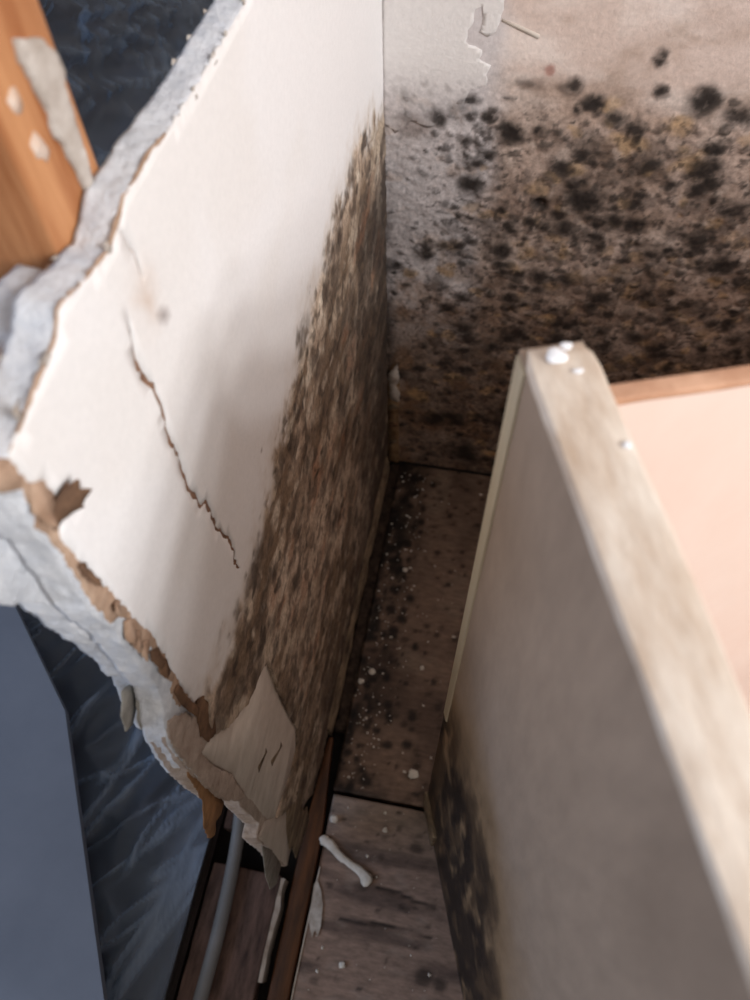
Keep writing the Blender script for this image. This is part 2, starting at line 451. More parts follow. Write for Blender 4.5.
rough_box('mould_rubble', 0.008, 0.026, -0.46, -0.004, -0.021, -0.003, 'rubble', fl, 0.006, 0.005, 3)['label'] = 'black mouldy rubble in the gap along the wall'
ff['label'] = 'paler brown floor board in the foreground gap'
box('floor_board', 0.80, 2.2, -2.6, -0.545, -0.022, -0.002, 'farfloor', fl, 0.001)
box('floor_board', 0.026, 0.80, -2.6, -1.303, -0.022, -0.002, 'farfloor', fl, 0.001)
far = box('floor', -2.6, -0.112, -2.6, 2.0, -0.022, -0.006, 'farfloor', None, 0.001)
tag(far, 'dark floor of the next room seen through clear plastic', 'floor', kind='structure')

# ================================================================== SETTING: back wall
BX1, BZ1 = 0.90, 0.80
def key(p): return ony(p, 0.0)
darks = []; ochres = []; browns = []; greys = []
def dens(x, z):           # how thickly the mould grows there
    top = sm(0.685, 0.58, z)
    left = sm(0.0, 0.13, x)
    hi = sm(0.66, 0.50, z+0.10*(1-left))
    return top*(0.25+0.75*left)*0.45+hi*(0.25+0.75*left)*0.55
for _ in range(4800):
    x, z = RNG.uniform(0, BX1), RNG.uniform(0.0, 0.70)
    if RNG.random() < float(dens(x, z)):
        r = min(0.0014+RNG.gamma(1.3, 0.0026), 0.015)
        darks.append((x, z, r, RNG.uniform(0.9, 1.5), RNG.uniform(0.45, 0.95)))
for _ in range(380):
    x, z = RNG.uniform(0.06, BX1), RNG.uniform(0.05, 0.64)
    if RNG.random() < float(dens(x, z)):
        ochres.append((x, z, RNG.uniform(0.003, 0.010), RNG.uniform(0.9, 1.5), RNG.uniform(0.4, 0.9)))
for _ in range(600):
    x, z = RNG.uniform(0.03, BX1), RNG.uniform(0.0, 0.66)
    if RNG.random() < float(dens(x, z)):
        browns.append((x, z, RNG.uniform(0.005, 0.018), RNG.uniform(0.8, 1.6), RNG.uniform(0.3, 0.8)))
for p, r, e in (((539, 203), 0.011, 1.1), ((512, 132), 0.014, 1.5), ((585, 200), 0.018, 1.4), ((490, 115), 0.010, 1), ((470, 183), 0.014, 1.2),
                ((594, 104), 0.012, 1.2), ((705, 100), 0.017, 1.1), ((580, 155), 0.009, 1.3), ((635, 130), 0.010, 1.4), ((715, 150), 0.010, 1.4),
                ((710, 183), 0.011, 1.2), ((740, 115), 0.012, 1.4), ((660, 60), 0.009, 1), ((530, 222), 0.008, 1.4), ((508, 227), 0.007, 1.1),
                ((632, 225), 0.014, 1.1), ((435, 418), 0.022, 1.0), ((465, 452), 0.030, 0.9), ((700, 190), 0.012, 1), ((650, 165), 0.012, 1.2)):
    darks.append((*key(p), r, e, 1.0))
for p, r in (((625, 140), 0.011), ((680, 125), 0.012), ((575, 168), 0.010), ((690, 165), 0.013), ((562, 252), 0.011), ((528, 253), 0.009),
             ((447, 270), 0.010), ((410, 272), 0.009), ((630, 145), 0.012), ((420, 395), 0.014), ((610, 103), 0.008)):
    ochres.append((*key(p), r, 1.3, 1.0))
red = [(*key((550, 70)), 0.005, 1.2, 0.9)]
cores = [(x, z, r*0.55, e, 1.0) for (x, z, r, e, k) in darks if r > 0.007 and k > 0.6]
def col_bw(x, z):
    n = len(x)
    c = np.tile(lin(216, 196, 185), (n, 1))
    c = mixc(c, lin(232, 217, 208), sm(0.45, 0.7, fbm(x*10, z*26, 1)))
    c = mixc(c, lin(180, 156, 140), sm(0.50, 0.75, fbm(x*16, z*30, 3))*0.7)
    d = np.clip(dens(x, z), 0, 1)
    band = sm(0.69, 0.60, z+0.04*(fbm(x*20, z*20, 5)-0.5))
    c = mixc(c, lin(160, 136, 120), band*0.6)
    c = mixc(c, lin(130, 112, 100), band*sm(0.42, 0.66, fbm(x*26, z*26, 7))*0.7)
    c = mixc(c, lin(186, 164, 150), band*sm(0.52, 0.70, fbm(x*34, z*34, 10))*0.6)
    low = sm(0.47, 0.26, z+0.10*(fbm(x*12, z*12, 9)-0.5))
    c = mixc(c, lin(94, 80, 70), low*0.75)
    c = mixc(c, lin(118, 90, 66), low*sm(0.5, 0.7, fbm(x*22, z*22, 11))*0.7)
    lw = sm(0.16, 0.04, z)
    c = mixc(c, lin(140, 120, 106), lw*sm(0.35, 0.6, fbm(x*18, z*18, 4))*0.7)
    # the strip by the corner where white paint is left
    le = sm(0.128, 0.095, x+0.03*(fbm(x*30, z*30, 2)-0.5)) * sm(0.24, 0.44, z)
    c = mixc(c, lin(204, 199, 200), le*0.80*sm(0.75, 0.4, fbm(x*34, z*34, 13)*sm(0.60, 0.36, z)))
    c = mixc(c, lin(88, 66, 50), blobs(x, z, browns, 0.018, 1)*0.75)
    c = mixc(c, lin(186, 152, 108), blobs(x, z, ochres, 0.018, 4)*0.6)
    c = mixc(c, lin(200, 182, 170), sm(0.60, 0.72, fbm(x*55, z*55, 12))*0.5*band*(1-low*0.7))
    sp = sm(0.53, 0.66, fbm(x*80, z*80, 6)) * d
    c = mixc(c, lin(84, 74, 68), sp*0.5)
    sp = sm(0.60, 0.70, fbm(x*170, z*170, 14)) * sm(0.02, 0.5, d)
    c = mixc(c, lin(62, 54, 50), sp*0.65)
    hole = sm(0.50, 0.62, fbm(x*130, z*130, 3))*0.45
    c = mixc(c, lin(54, 47, 43), blobs(x, z, darks, 0.013, 8)*(0.95-0.6*hole))
    c = mixc(c, lin(40, 33, 30), blobs(x, z, cores, 0.012, 5)*0.8)
    c = c*(1+0.42*low[:, None])
    c = mixc(c, lin(150, 84, 70), blobs(x, z, red, 0.006, 3)*0.7)
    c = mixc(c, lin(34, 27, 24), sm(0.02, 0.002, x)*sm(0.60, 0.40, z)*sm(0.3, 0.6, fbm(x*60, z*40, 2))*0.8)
    return c, 0.35+0.65*band
def disp_bw(x, z):
    band = sm(0.68, 0.60, z)
    return 0.0015*(fbm(x*70, z*70, 2)-0.5)*(0.3+band) + 0.0018*(fbm(x*210, z*210, 6)-0.5)*band \
        + 0.0016*blobs(x, z, darks, 0.009, 8) - 0.006*blobs(x, z, [(*key((539, 203)), 0.007, 1.1, 1)], 0.003, 1)
u, v_, Fq, nu, nv = grid(0.0, BX1, 0.0, BZ1, 0.0019)
c, g = col_bw(u, v_)
me = mesh('wall_back', np.stack([u, -disp_bw(u, v_), v_], 1), Fq, c, g)
wb = box('wall_back', -0.09, 1.6, 0.012, 0.10, -0.022, 2.3, 'bare', None, 0.001)
tag(wb, 'back wall with plaster under thick black and brown mould', 'wall', kind='structure')
link('mouldy_plaster_face', me, 'backwall', wb)['label'] = 'pinkish plaster face speckled with dark mould spots'
# plain plaster around the mouldy face, in one plane with it
box('plaster_face', BX1, 1.6, 0.0, 0.0125, -0.02, 2.3, 'plain', wb, 0.0)
box('plaster_face', 0.0, BX1, 0.0, 0.0125, BZ1, 2.3, 'plain', wb, 0.0)
# remaining skin of white paint beside the corner
pp = [(0.0, 1.40), (0.122, 1.40), (0.118, 0.95), (0.114, 0.745)] + [key(p) for p in ((505, 3), (503, 16), (497, 32), (486, 38), (480, 32), (484, 18), (482, 6), (476, 10), (470, 26), (466, 42), (474, 46), (482, 50), (478, 60), (490, 66), (486, 84), (470, 92), (462, 108), (446, 120), (430, 128), (412, 120), (396, 132))] + [(0.0, 0.60)]
pp = densify(pp, 0.004, 0.0008, lambda p: p[0] < 0.003 or p[1] > 1.39)
gx, gz, _, _, _ = grid(0.004, 0.118, 0.585, 0.796, 0.004)
G = np.stack([gx, gz], 1); G = G[inside(G, pp)]
tiny = [(RNG.uniform(0, 0.12), RNG.uniform(0.56, 0.655), RNG.uniform(0.0008, 0.0025), 1, 0.8) for _ in range(120)]
def col_paint(x, z):
    c = np.tile(lin(226, 221, 218), (len(x), 1))
    cb_, gb = col_bw(x, z); t = sm(0.675, 0.615, z)
    c = c*(1-t[:, None])+cb_*t[:, None]
    c = mixc(c, lin(120, 112, 108), blobs(x, z, tiny, 0.002, 1)*0.6)
    return c, 0.15+0.5*t
sheet('paint_skin', pp, G, lambda a, b_, d: np.stack([a, -0.0004-d, b_], 1), 0.0004, col_paint, 'backwall', wb)['label'] = 'white paint still holding beside the corner'
# pale scratch
a, c2 = np.array(key((502, 20))), np.array(key((539, 37)))
n2 = np.array([-(c2-a)[1], (c2-a)[0]]); n2 = n2/np.linalg.norm(n2)*0.0022
pl = [a+n2*0.6, (a+c2)/2+n2, c2+n2*0.9, c2-n2*0.9, (a+c2)/2-n2*0.8, a-n2*0.5]
sheet('paint_sliver', np.array(pl), [], lambda a_, b_, d: np.stack([a_, -0.0003-d, b_], 1), 0.0001, None, 'bare', wb)['label'] = 'pale sliver of lifted paint'
# torn strip at the foot of the corner
pl = densify([(0.003, 0.0), (0.003, 0.19), (0.008, 0.235), (0.012, 0.245), (0.020, 0.225), (0.021, 0.12), (0.022, 0.0)], 0.006, 0.0007)
so = sheet('peeled_strip', pl, [], lambda a_, b_, d: np.stack([a_, -0.002-d, b_], 1), 0.0008, None, 'ochre', wb)
so['label'] = 'brown strip peeled bare at the foot of the corner'
pl = densify([key(p) for p in ((389, 372), (398, 362), (400, 378), (396, 384), (401, 392), (399, 400), (390, 396))], 0.004, 0.0008)
tab = sheet('torn_tab', pl, [], lambda a_, b_, d: np.stack([a_, -0.0035-d-0.01*np.clip(0.21-b_, 0, 0.06), b_], 1), 0.001, None, 'stud_paper', wb)
tab['label'] = 'pale torn tab sticking out'
for i, z in enumerate((0.055, 0.10, 0.145)):
    pl = densify([(0.006, z), (0.019, z+0.004), (0.019, z+0.012), (0.006, z+0.009)], 0.004, 0.0008)
    sheet('torn_tab', pl, [], lambda a_, b_, d: np.stack([a_, -0.005-d, b_], 1), 0.0008, None, 'dark_paper' if i % 2 else 'swollen', wb)
# black open joint along the foot of the wall
rough_box("floor_joint", 0.02, 0.90, -0.004, 0.0005, -0.002, 0.0035, 'subfloor', wb, 0.02, 0.0008)

# ================================================================== SETTING: broken left wall
def W3(off=0.0):
    return lambda a, b_, d: np.stack([off+d, a, b_], 1)
topw = [(0.0, 0.879), (-0.12, 0.877), (-0.24, 0.880), (-0.30, 0.877)]
near_px = [(245, 0), (226, 33), (207, 67), (190, 95), (165, 135), (150, 152), (136, 178), (123, 197), (117, 226), (108, 252), (80, 284), (62, 302), (57, 310), (55, 338), (34, 393), (20, 428), (8, 452)]
tear_px = [(10, 462), (17, 474), (26, 481), (33, 484), (43, 480), (47, 492), (55, 497), (60, 484), (66, 479), (70, 490), (77, 505), (66, 516), (56, 526), (58, 537), (68, 547), (83, 567), (97, 582), (106, 588), (115, 597), (127, 610), (137, 623), (146, 628), (153, 637), (158, 648), (164, 654), (168, 666), (174, 674), (182, 690), (192, 702), (199, 697)]
patch_px = [(205, 702), (206, 724), (212, 733), (223, 727), (234, 717), (243, 704), (250, 691), (258, 672), (265, 661), (271, 678), (279, 698), (288, 716), (295, 728), (295, 748), (289, 774), (280, 800), (274, 818), (282, 813), (290, 803), (297, 806), (303, 800)]
base_w = [(-0.555, 0.030), (-0.50, 0.012), (-0.30, 0.010), (0.0, 0.010)]
paper_poly = topw + [onx(p) for p in near_px+tear_px+patch_px] + base_w
edgekeep = lambda p: p[0] > -0.002
paper_poly = densify(paper_poly, 0.0025, 0.00045, edgekeep)
crack_px = [(125, 318), (129, 330), (130, 348), (134, 360), (140, 377), (147, 383), (154, 393), (160, 404), (163, 420), (167, 440), (176, 455), (180, 470), (186, 487), (195, 500), (199, 507), (203, 502), (209, 512), (215, 528), (226, 537), (232, 550), (233, 562), (239, 568)]
crack2_px = [(115, 225), (122, 236), (128, 250), (135, 262), (140, 282)]
def crack_poly(px, w0):
    L_ = [np.array(onx(px[0]))]
    for a, c in zip(px[:-1], px[1:]):
        a, c = np.array(onx(a)), np.array(onx(c)); k = max(1, int(np.linalg.norm(c-a)/0.003))
        for j in range(1, k+1): L_.append(a+(c-a)*j/k + RNG.normal(0, 0.0006, 2))
    L_ = np.array(L_); n = len(L_); T = np.gradient(L_, axis=0); N = np.stack([-T[:, 1], T[:, 0]], 1); N /= np.linalg.norm(N, axis=1)[:, None]
    wv = w0*(0.6+0.8*RNG.random(n))*np.minimum(1, np.minimum(np.arange(n)+1, n-np.arange(n))/5)
    return np.vstack([L_+N*wv[:, None], (L_-N*wv[:, None])[::-1]]), L_
ck1, ckl1 = crack_poly(crack_px, 0.0015)
ck2, ckl2 = crack_poly(crack2_px, 0.0005)
# sampling points: coarse on plain paint, fine where mould grows
gy, gz, _, _, _ = grid(-0.640, -0.003, 0.012, 0.876, 0.0072)
A = np.stack([gy, gz], 1)
gy, gz, _, _, _ = grid(-0.640, -0.002, 0.012, 0.715, 0.0026)
Bp = np.stack([gy, gz], 1) + RNG.normal(0, 0.0004, (len(gy), 2))
topm = lambda y: np.interp(y, [-0.62, -0.52, -0.42, -0.34, -0.22, -0.12, -0.05, 0.0], [0.635, 0.64, 0.668, 0.69, 0.70, 0.712, 0.705, 0.70])
Bp = Bp[Bp[:, 1] < topm(Bp[:, 0])]
A = A[A[:, 1] > topm(A[:, 0])+0.004]
pts = np.vstack([A, Bp])
ins = inside(pts, paper_poly) & ~inside(pts, ck1) & ~inside(pts, ck2)
pts = pts[ins]
lsp = [(RNG.uniform(-0.6, 0), RNG.uniform(0.02, 0.66), min(0.0016+RNG.gamma(1.5, 0.0025), 0.014), RNG.uniform(0.8, 1.6), RNG.uniform(0.5, 1)) for _ in range(1100)]
lrd = [(RNG.uniform(-0.5, -0.03), RNG.uniform(0.25, 0.62), RNG.uniform(0.006, 0.018), RNG.uniform(1.0, 2.0), RNG.uniform(0.4, 0.9)) for _ in range(44)]
lwh = [(RNG.uniform(-0.6, -0.03), RNG.uniform(0.02, 0.64), RNG.uniform(0.002, 0.009), RNG.uniform(0.8, 2.0), RNG.uniform(0.4, 0.9)) for _ in range(500)]
smear = onx((144, 298)); smear2 = onx((138, 285))
specks = [(*onx(p), rr_, 1.0, 0.9) for p, rr_ in (((156, 311), 0.0022), ((160, 316), 0.0018), ((154, 301), 0.0016), ((150, 284), 0.0013), ((167, 219), 0.0016), ((127, 303), 0.0016), ((128, 346), 0.0012), ((260, 450), 0.0012))]
def mould_l(y, z):
    line = np.interp(y, [-0.64, -0.60, -0.52, -0.45, -0.34, -0.22, -0.14, -0.07, 0.0], [0.59, 0.605, 0.585, 0.612, 0.638, 0.654, 0.660, 0.640, 0.61])
    e = line - z + 0.05*(fbm(y*45, z*45, 3)-0.5) + 0.03*(fbm(y*140, z*140, 9)-0.5)
    return e
def col_l(y, z):
    n = len(y)
    c = np.tile(lin(232, 229, 228), (n, 1))
    c = mixc(c, lin(226, 221, 217), sm(0.45, 0.7, fbm(y*9, z*9, 1))*0.6)
    e = mould_l(y, z)
    m1 = sm(-0.006, 0.016, e)
    deep = sm(0.0, 0.16, e)
    c = mixc(c, lin(188, 170, 150), sm(-0.035, 0.01, e)*0.5)
    c = mixc(c, lin(156, 136, 117), m1*0.9)
    c = mixc(c, lin(112, 94, 77), m1*sm(0.36, 0.62, fbm(y*11, z*13, 5)))
    c = mixc(c, lin(92, 76, 62), m1*sm(0.45, 0.66, fbm(y*26, z*26, 1))*0.75)
    c = mixc(c, lin(176, 160, 142), m1*sm(0.54, 0.70, fbm(y*24, z*30, 7))*0.7)
    c = mixc(c, lin(140, 100, 76), m1*blobs(y, z, lrd, 0.022, 2)*0.75)
    c = mixc(c, lin(198, 186, 170), m1*blobs(y, z, lwh, 0.010, 6)*0.9*(1-0.7*deep))
    c = mixc(c, lin(72, 60, 52), m1*sm(0.54, 0.68, fbm(y*70, z*80, 10))*0.7)
    c = mixc(c, lin(60, 50, 43), sm(-0.02, 0.004, e)*blobs(y, z, lsp, 0.012, 8)*0.9)
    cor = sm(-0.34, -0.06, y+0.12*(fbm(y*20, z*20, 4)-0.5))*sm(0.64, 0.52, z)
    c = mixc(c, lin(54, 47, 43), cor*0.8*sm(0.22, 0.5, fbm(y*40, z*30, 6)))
    c = mixc(c, lin(58, 46, 39), sm(0.14, 0.02, z+0.08*(fbm(y*25, z*25, 2)-0.5))*0.7*m1)
    c = mixc(c, lin(120, 104, 90), m1*sm(0.52, 0.72, fbm(y*14, z*60, 12))*0.35)
    c = c*(1+0.38*m1[:, None])
    sp = np.exp(-(((y-smear[0])/0.010)**2+((z-smear[1])/0.012)**2))
    c = mixc(c, lin(196, 168, 146), sp*0.6*sm(0.2, 0.6, fbm(y*150, z*150, 2)))
    sp = blobs(y, z, specks, 0.001, 3)
    c = mixc(c, lin(120, 104, 100), sp*0.8)
    return c, np.clip(0.10+m1*0.9, 0, 1)
def disp_l(y, z):
    m1 = sm(-0.005, 0.02, mould_l(y, z))
    return m1*(0.0018+0.0030*(fbm(y*80, z*80, 2)-0.5)+0.0022*(fbm(y*200, z*200, 6)-0.5)) + 0.0008*(fbm(y*18, z*18, 3)-0.5)
# gypsum board itself
core_px = near_px[:-1] + [(4, 456), (-6, 476)] + [(-4, 498), (20, 496), (24, 508), (30, 524), (40, 538), (50, 546), (58, 558), (68, 574), (80, 594), (92, 610), (104, 622), (116, 630), (126, 644), (138, 660), (150, 676), (160, 690), (164, 706), (166, 722), (170, 742), (180, 760), (192, 774), (206, 788), (220, 799), (238, 797), (242, 807), (254, 818), (260, 824), (257, 838), (271, 851), (285, 867), (291, 850), (297, 826), (304, 806)]
core_poly = [(0.0, 0.876), (-0.12, 0.875), (-0.24, 0.877), (-0.30, 0.875)] + [onx(p) for p in core_px] + [(-0.552, 0.022), (-0.50, 0.008), (0.0, 0.008)]
wl = slab('wall_left', core_poly, 0.0, -0.0135, 'gypsum', None, 0.0022, 0.0013, 1, 0.002, lambda p: p[0] > -0.01 or p[1] < 0.01)
tag(wl, 'white plasterboard wall broken off at the near edge, lower half mouldy', 'wall', kind='structure')
wl.data.materials.append(M['crumb'])
for f in wl.data.polygons:
    if f.center[2] < 0.615 + 0.03*math.sin(f.center[0]*900+f.center[1]*140): f.material_index = 1
sheet('painted_face', paper_poly, pts, W3(0.0), 0.0011, col_l, 'wallpaper', wl, [ck1, ck2], disp_l)['label'] = 'white painted paper face with a jagged crack and mould below'
def ribbon(line, wd, name, off, mat):
    n = len(line); T = np.gradient(line, axis=0); N = np.stack([-T[:, 1], T[:, 0]], 1); N /= np.linalg.norm(N, axis=1)[:, None]
    P = np.vstack([line+N*wd, (line-N*wd)[::-1]])
    return sheet(name, P, [], W3(0.0), off, None, mat, wl)
ribbon(ckl1, 0.0022, 'crack', 0.0004, 'crack_bed')['label'] = 'brown bed of the long jagged crack'
ribbon(ckl2, 0.0016, 'crack', 0.0003, 'brown_paper')['label'] = 'brown bed of the short upper crack'
# brown middle layer of paper showing beyond the white face
mid_px = [(-8, 462), (10, 456), (60, 470), (90, 520), (140, 600), (190, 680), (205, 690), (210, 720), (197, 718), (190, 708), (176, 704), (170, 690), (172, 682), (160, 674), (156, 658), (150, 645), (144, 655), (140, 640), (134, 636), (130, 646), (126, 618), (118, 616), (110, 624), (100, 611), (88, 599), (78, 582), (66, 562), (58, 549), (50, 541), (46, 534), (34, 528), (36, 514), (27, 502), (22, 489), (6, 492), (-8, 494)]
mp2 = densify([onx(p) for p in mid_px], 0.002, 0.0005)
sheet('torn_paper', mp2, [], W3(0.0), 0.0005, None, 'brown_paper', wl)['label'] = 'torn brown paper layer along the break'
ed = [onx(p) for p in near_px[4:]] + [onx((p[0]-1.6+1.4*math.sin(i*2.1), p[1]-1.2+1.0*math.sin(i*1.3))) for i, p in list(enumerate(near_px))[:3:-1]]
sheet('torn_paper', densify(ed, 0.002, 0.0003), [], W3(0.0), 0.0006, None, 'brown_paper', wl)['label'] = 'thin brown paper line along the top break'
# darker curled shreds of paper
def curl(pts_px, name, mat, x_out, th=0.0006, base=0.0012):
    """a shred that lifts from the wall towards its tip (the last points of the outline)"""
    Q = densify([onx(p, base) for p in pts_px], 0.0018, 0.0003)
    a = np.array(onx(pts_px[0], base)); tip = np.array(onx(pts_px[len(pts_px)//2], base)); ax = tip-a; Ln = ax@ax
    def to3(u_, v2, d):
        t = np.clip(((u_-a[0])*ax[0]+(v2-a[1])*ax[1])/Ln, 0, 1.2)
        return np.stack([base+x_out*t*t+d, u_, v2], 1)
    return sheet(name, Q, [], to3, th, None, mat, wl)
curl([(54, 530), (50, 505), (57, 488), (64, 476), (68, 488), (76, 486), (74, 503), (77, 507), (64, 516)], 'paper_shred', 'dark_paper', 0.004)
curl([(78, 566), (84, 562), (87, 574), (92, 584), (86, 584)], 'paper_shred', 'dark_paper', 0.003)
curl([(30, 484), (40, 480), (48, 492), (44, 515), (46, 528), (36, 520), (30, 512)], 'paper_shred', 'brown_paper', 0.003)
for a, b_ in (((132, 618), (128, 645)), ((140, 630), (134, 652)), ((148, 640), (141, 660)), ((158, 648), (156, 668)), ((166, 660), (162, 678)), ((120, 600), (112, 615))):
    curl([a, (b_[0]+6, b_[1]-8), b_, (b_[0]-5, b_[1]-6), (a[0]-7, a[1]+3)], 'paper_shred', 'dark_paper' if a[0] % 4 else 'brown_paper', 0.003)
curl([(196, 700), (207, 694), (213, 712), (214, 732), (206, 742), (200, 736), (197, 716)], 'paper_shred', 'dark_paper', 0.001)
curl([(178, 684), (188, 700), (196, 706), (194, 716), (182, 706), (174, 692)], 'paper_shred', 'dark_paper', 0.002)
# pale bare patch under the torn mouldy face
bare_px = [(196, 742), (208, 734), (214, 724), (236, 712), (252, 684), (265, 655), (282, 696), (299, 728), (299, 750), (292, 776), (277, 820), (272, 824), (262, 814), (252, 800), (244, 794), (236, 780), (226, 770), (214, 764), (202, 756)]
bp_ = densify([onx(p) for p in bare_px], 0.0025, 0.0004)
sheet('bare_patch', bp_, [], W3(0.0), 0.0006, None, 'bare', wl)['label'] = 'smooth pale patch where the mouldy face tore off'
# crumbled beige board around it
cr_px = [(166, 722), (176, 716), (186, 712), (200, 720), (206, 735), (200, 752), (212, 766), (230, 774), (244, 796), (238, 800), (224, 800), (206, 786), (192, 772), (180, 758), (170, 742)]
cp = densify([onx(p) for p in cr_px], 0.0025, 0.0005)
gy, gz, _, _, _ = grid(-0.66, -0.54, 0.15, 0.66, 0.003); G = np.stack([gy, gz], 1); G = G[inside(G, cp)]
sheet('crumbled_board', cp, G, W3(0.0), 0.0014, None, 'crumb', wl, dispf=lambda a, b_: 0.0030*(fbm(a*90, b_*90, 2)-0.5))['label'] = 'crumbling beige core at the lower corner'
# streaks on the patch and splintered tip below
for a, b_, wd in (((266, 748), (259, 772), 1.0), ((281, 742), (272, 766), 1.2)):
    curl([a, (a[0]+wd, a[1]+4), (b_[0]+wd, b_[1]-3), b_, (b_[0]-1, b_[1]-5), (a[0]-wd, a[1]+6)], 'paper_shred', 'swollen', 0.0002, 0.0002, 0.0008)
tip = sheet('pale_tip', densify([onx(p) for p in ((258, 836), (264, 822), (276, 816), (284, 806), (292, 810), (294, 824), (290, 846), (286, 866), (272, 852), (266, 846))], 0.003, 0.0005), [], W3(0.0), 0.0012, None, 'bare', wl)
tip['label'] = 'pale pointed tip at the foot of the break'
for px in ([(286, 812), (292, 796), (299, 788), (300, 812), (294, 836), (288, 850), (286, 830)], [(292, 846), (298, 822), (305, 806), (306, 818), (300, 842), (295, 858)]):
    curl(px, 'paper_shred', 'swollen', 0.004)
curl([(262, 846), (276, 852), (284, 866), (280, 884), (272, 890), (266, 876), (264, 862)], 'paper_shred', 'grey_paper', -0.004)
# brown flap hanging from the corner
fp = densify([onx(p, -0.004) for p in ((182, 764), (198, 768), (214, 788), (220, 802), (217, 814), (212, 820), (211, 834), (205, 838), (200, 826), (199, 800), (192, 788), (184, 776))], 0.0025, 0.0005)
sheet('hanging_flap', fp, [], lambda a, b_, d: np.stack([-0.0035+d+0.02*np.clip(b_-0.35, -0.2, 0.1), a, b_], 1), 0.0006, None, 'flap_paper', wl)['label'] = 'orange-brown paper flap hanging below the break'
# second board layer behind, with the brown paper between
back_px = [(30, 268), (16, 292), (4, 318), (-14, 352), (-40, 400), (-60, 440), (-40, 600), (0, 603), (18, 598), (36, 600), (50, 612), (70, 630), (84, 640), (100, 652), (115, 666), (117, 674), (128, 678), (133, 690), (141, 712), (152, 728), (160, 716), (168, 690), (176, 660), (120, 560), (100, 500), (80, 400), (66, 300), (52, 262)]
bk = [onx(p, -0.020) for p in back_px]
bl = [( -0.542, 0.874), (-0.556, 0.876), (-0.575, 0.872), (-0.60, 0.875), (-0.628, 0.869)] + [onx(p, -0.020) for p in back_px[6:20]] + [(-0.60, 0.58), (-0.57, 0.62), (-0.542, 0.72)]
bl = np.array(bl)
bs = slab('backing_layer', bl, -0.0148, -0.0285, 'gypsum', wl, 0.0022, 0.0016, 5, 0.001)
bs['label'] = 'second white board layer behind the break'
mm = np.array([(-0.542, 0.877), (-0.556, 0.879), (-0.575, 0.875), (-0.60, 0.878), (-0.622, 0.872), (-0.612, 0.855), (-0.58, 0.85), (-0.542, 0.85)])
slab('brown_interlayer', mm, -0.0135, -0.0149, 'brown_paper', wl, 0.0025, 0.0009, 7, 0.0, None, 2)
# frayed paper fringe along the top break
for i in range(34):
    y0 = -0.615+i*0.0125+RNG.normal(0, 0.003)
    if y0 > -0.2: break
    zt = 0.8765; ln = RNG.uniform(0.0008, 0.0022); wd = RNG.uniform(0.001, 0.003)
    back = i % 2 == 0
    xo = -0.0138 if back else 0.0006
    P = np.array([(y0-wd, zt-0.004), (y0-wd*0.7, zt+ln*0.4), (y0+RNG.normal(0, 0.002), zt+ln*(0.8 if back else 0.25)), (y0+wd*0.6, zt+ln*0.3), (y0+wd, zt-0.004)])
    sheet('paper_fray', P, [], (lambda xo_: (lambda a, b_, d: np.stack([xo_+d-0.25*np.clip(b_-0.876, 0, 1), a, b_], 1)))(xo), 0.0005, None, 'stud_paper', wl)
# loose grey shreds hanging below the white core
curl([(122, 690), (134, 682), (140, 700), (138, 726), (130, 732), (122, 716)], 'paper_shred', 'grey_paper', -0.004, 0.001, -0.016)
curl([(136, 700), (150, 692), (164, 716), (172, 748), (164, 760), (148, 738), (138, 722)], 'paper_shred', 'grey_paper', -0.003, 0.001, -0.014)
# swollen pale rim along the foot of the wall
pl = []
ys = np.linspace(-0.47, -0.02, 60)
V = []; Fc = []
for i, y in enumerate(ys):
    h = 0.030+0.018*float(vn(y*30, 0.3, 2)); o = 0.004*float(vn(y*55, 0.9, 4)); 
    V += [(0.0005, y, h), (0.0045+o, y, h-0.008), (0.0075+o, y, 0.010), (0.0065+o, y, 0.0025), (0.0, y, 0.0025)]
for i in range(len(ys)-1):
    for k in range(4): Fc.append((i*5+k, i*5+k+1, (i+1)*5+k+1, (i+1)*5+k))
Fc += [tuple(range(5)), tuple((len(ys)-1)*5+k for k in range(5))[::-1]]
sr = link('swollen_rim', mesh('swollen_rim', V, Fc), 'swollen', wl); sr['label'] = 'pale swollen lower edge of the board'

# ================================================================== wall frame: stud, sole plate, batten, cable
sd = rough_box('wall_stud', -0.109, -0.0146, -0.5355, -0.493, 0.022, 2.3, 'stud', None, 0.03, 0.0006, 2)
tag(sd, 'orange pine stud rising behind the broken top edge of the wall', 'timber')
rp_ = densify([onx(p, -0.0146) for p in ((12, 38), (32, 36), (50, 50), (58, 66), (60, 84), (68, 108), (70, 122), (80, 152), (92, 186), (86, 196), (80, 184), (66, 156), (50, 132), (46, 116), (30, 84), (16, 60))], 0.0022, 0.0004)
gy, gz, _, _, _ = grid(-0.535, -0.47, 0.87, 0.95, 0.003); G = np.stack([gy, gz], 1); G = G[inside(G, rp_)]
sheet('plaster_remnant', rp_, G, lambda a, b_, d: np.stack([-0.0142+d, a, b_], 1), 0.0016, None, 'stud_paper', sd, dispf=lambda a, b_: 0.0012*(fbm(a*120, b_*120, 2)-0.5))['label'] = 'grey strip of board paper stuck to the stud'
for px in ((16, 100), (42, 148)):
    q = densify([onx((px[0]+a, px[1]+c), -0.0146) for a, c in ((-8, -14), (-1, -10), (7, 6), (6, 16), (-2, 12), (-9, 0))], 0.002, 0.0006)
    sheet('plaster_smear', q, [], lambda a, b_, d: np.stack([-0.0146+d, a, b_], 1), 0.0003, None, 'smear', sd)
pt = rough_box('sole_plate', -0.104, -0.0165, -1.25, -0.652, -0.021, 0.014, 'plate', None, 0.02, 0.0012, 4)
tag(pt, 'reddish-brown worn sole plate lying under the grey cable', 'timber')
pt2 = rough_box('sole_plate', -0.104, -0.0165, -0.612, 0.0, -0.021, 0.014, 'plate', None, 0.02, 0.0012, 6)
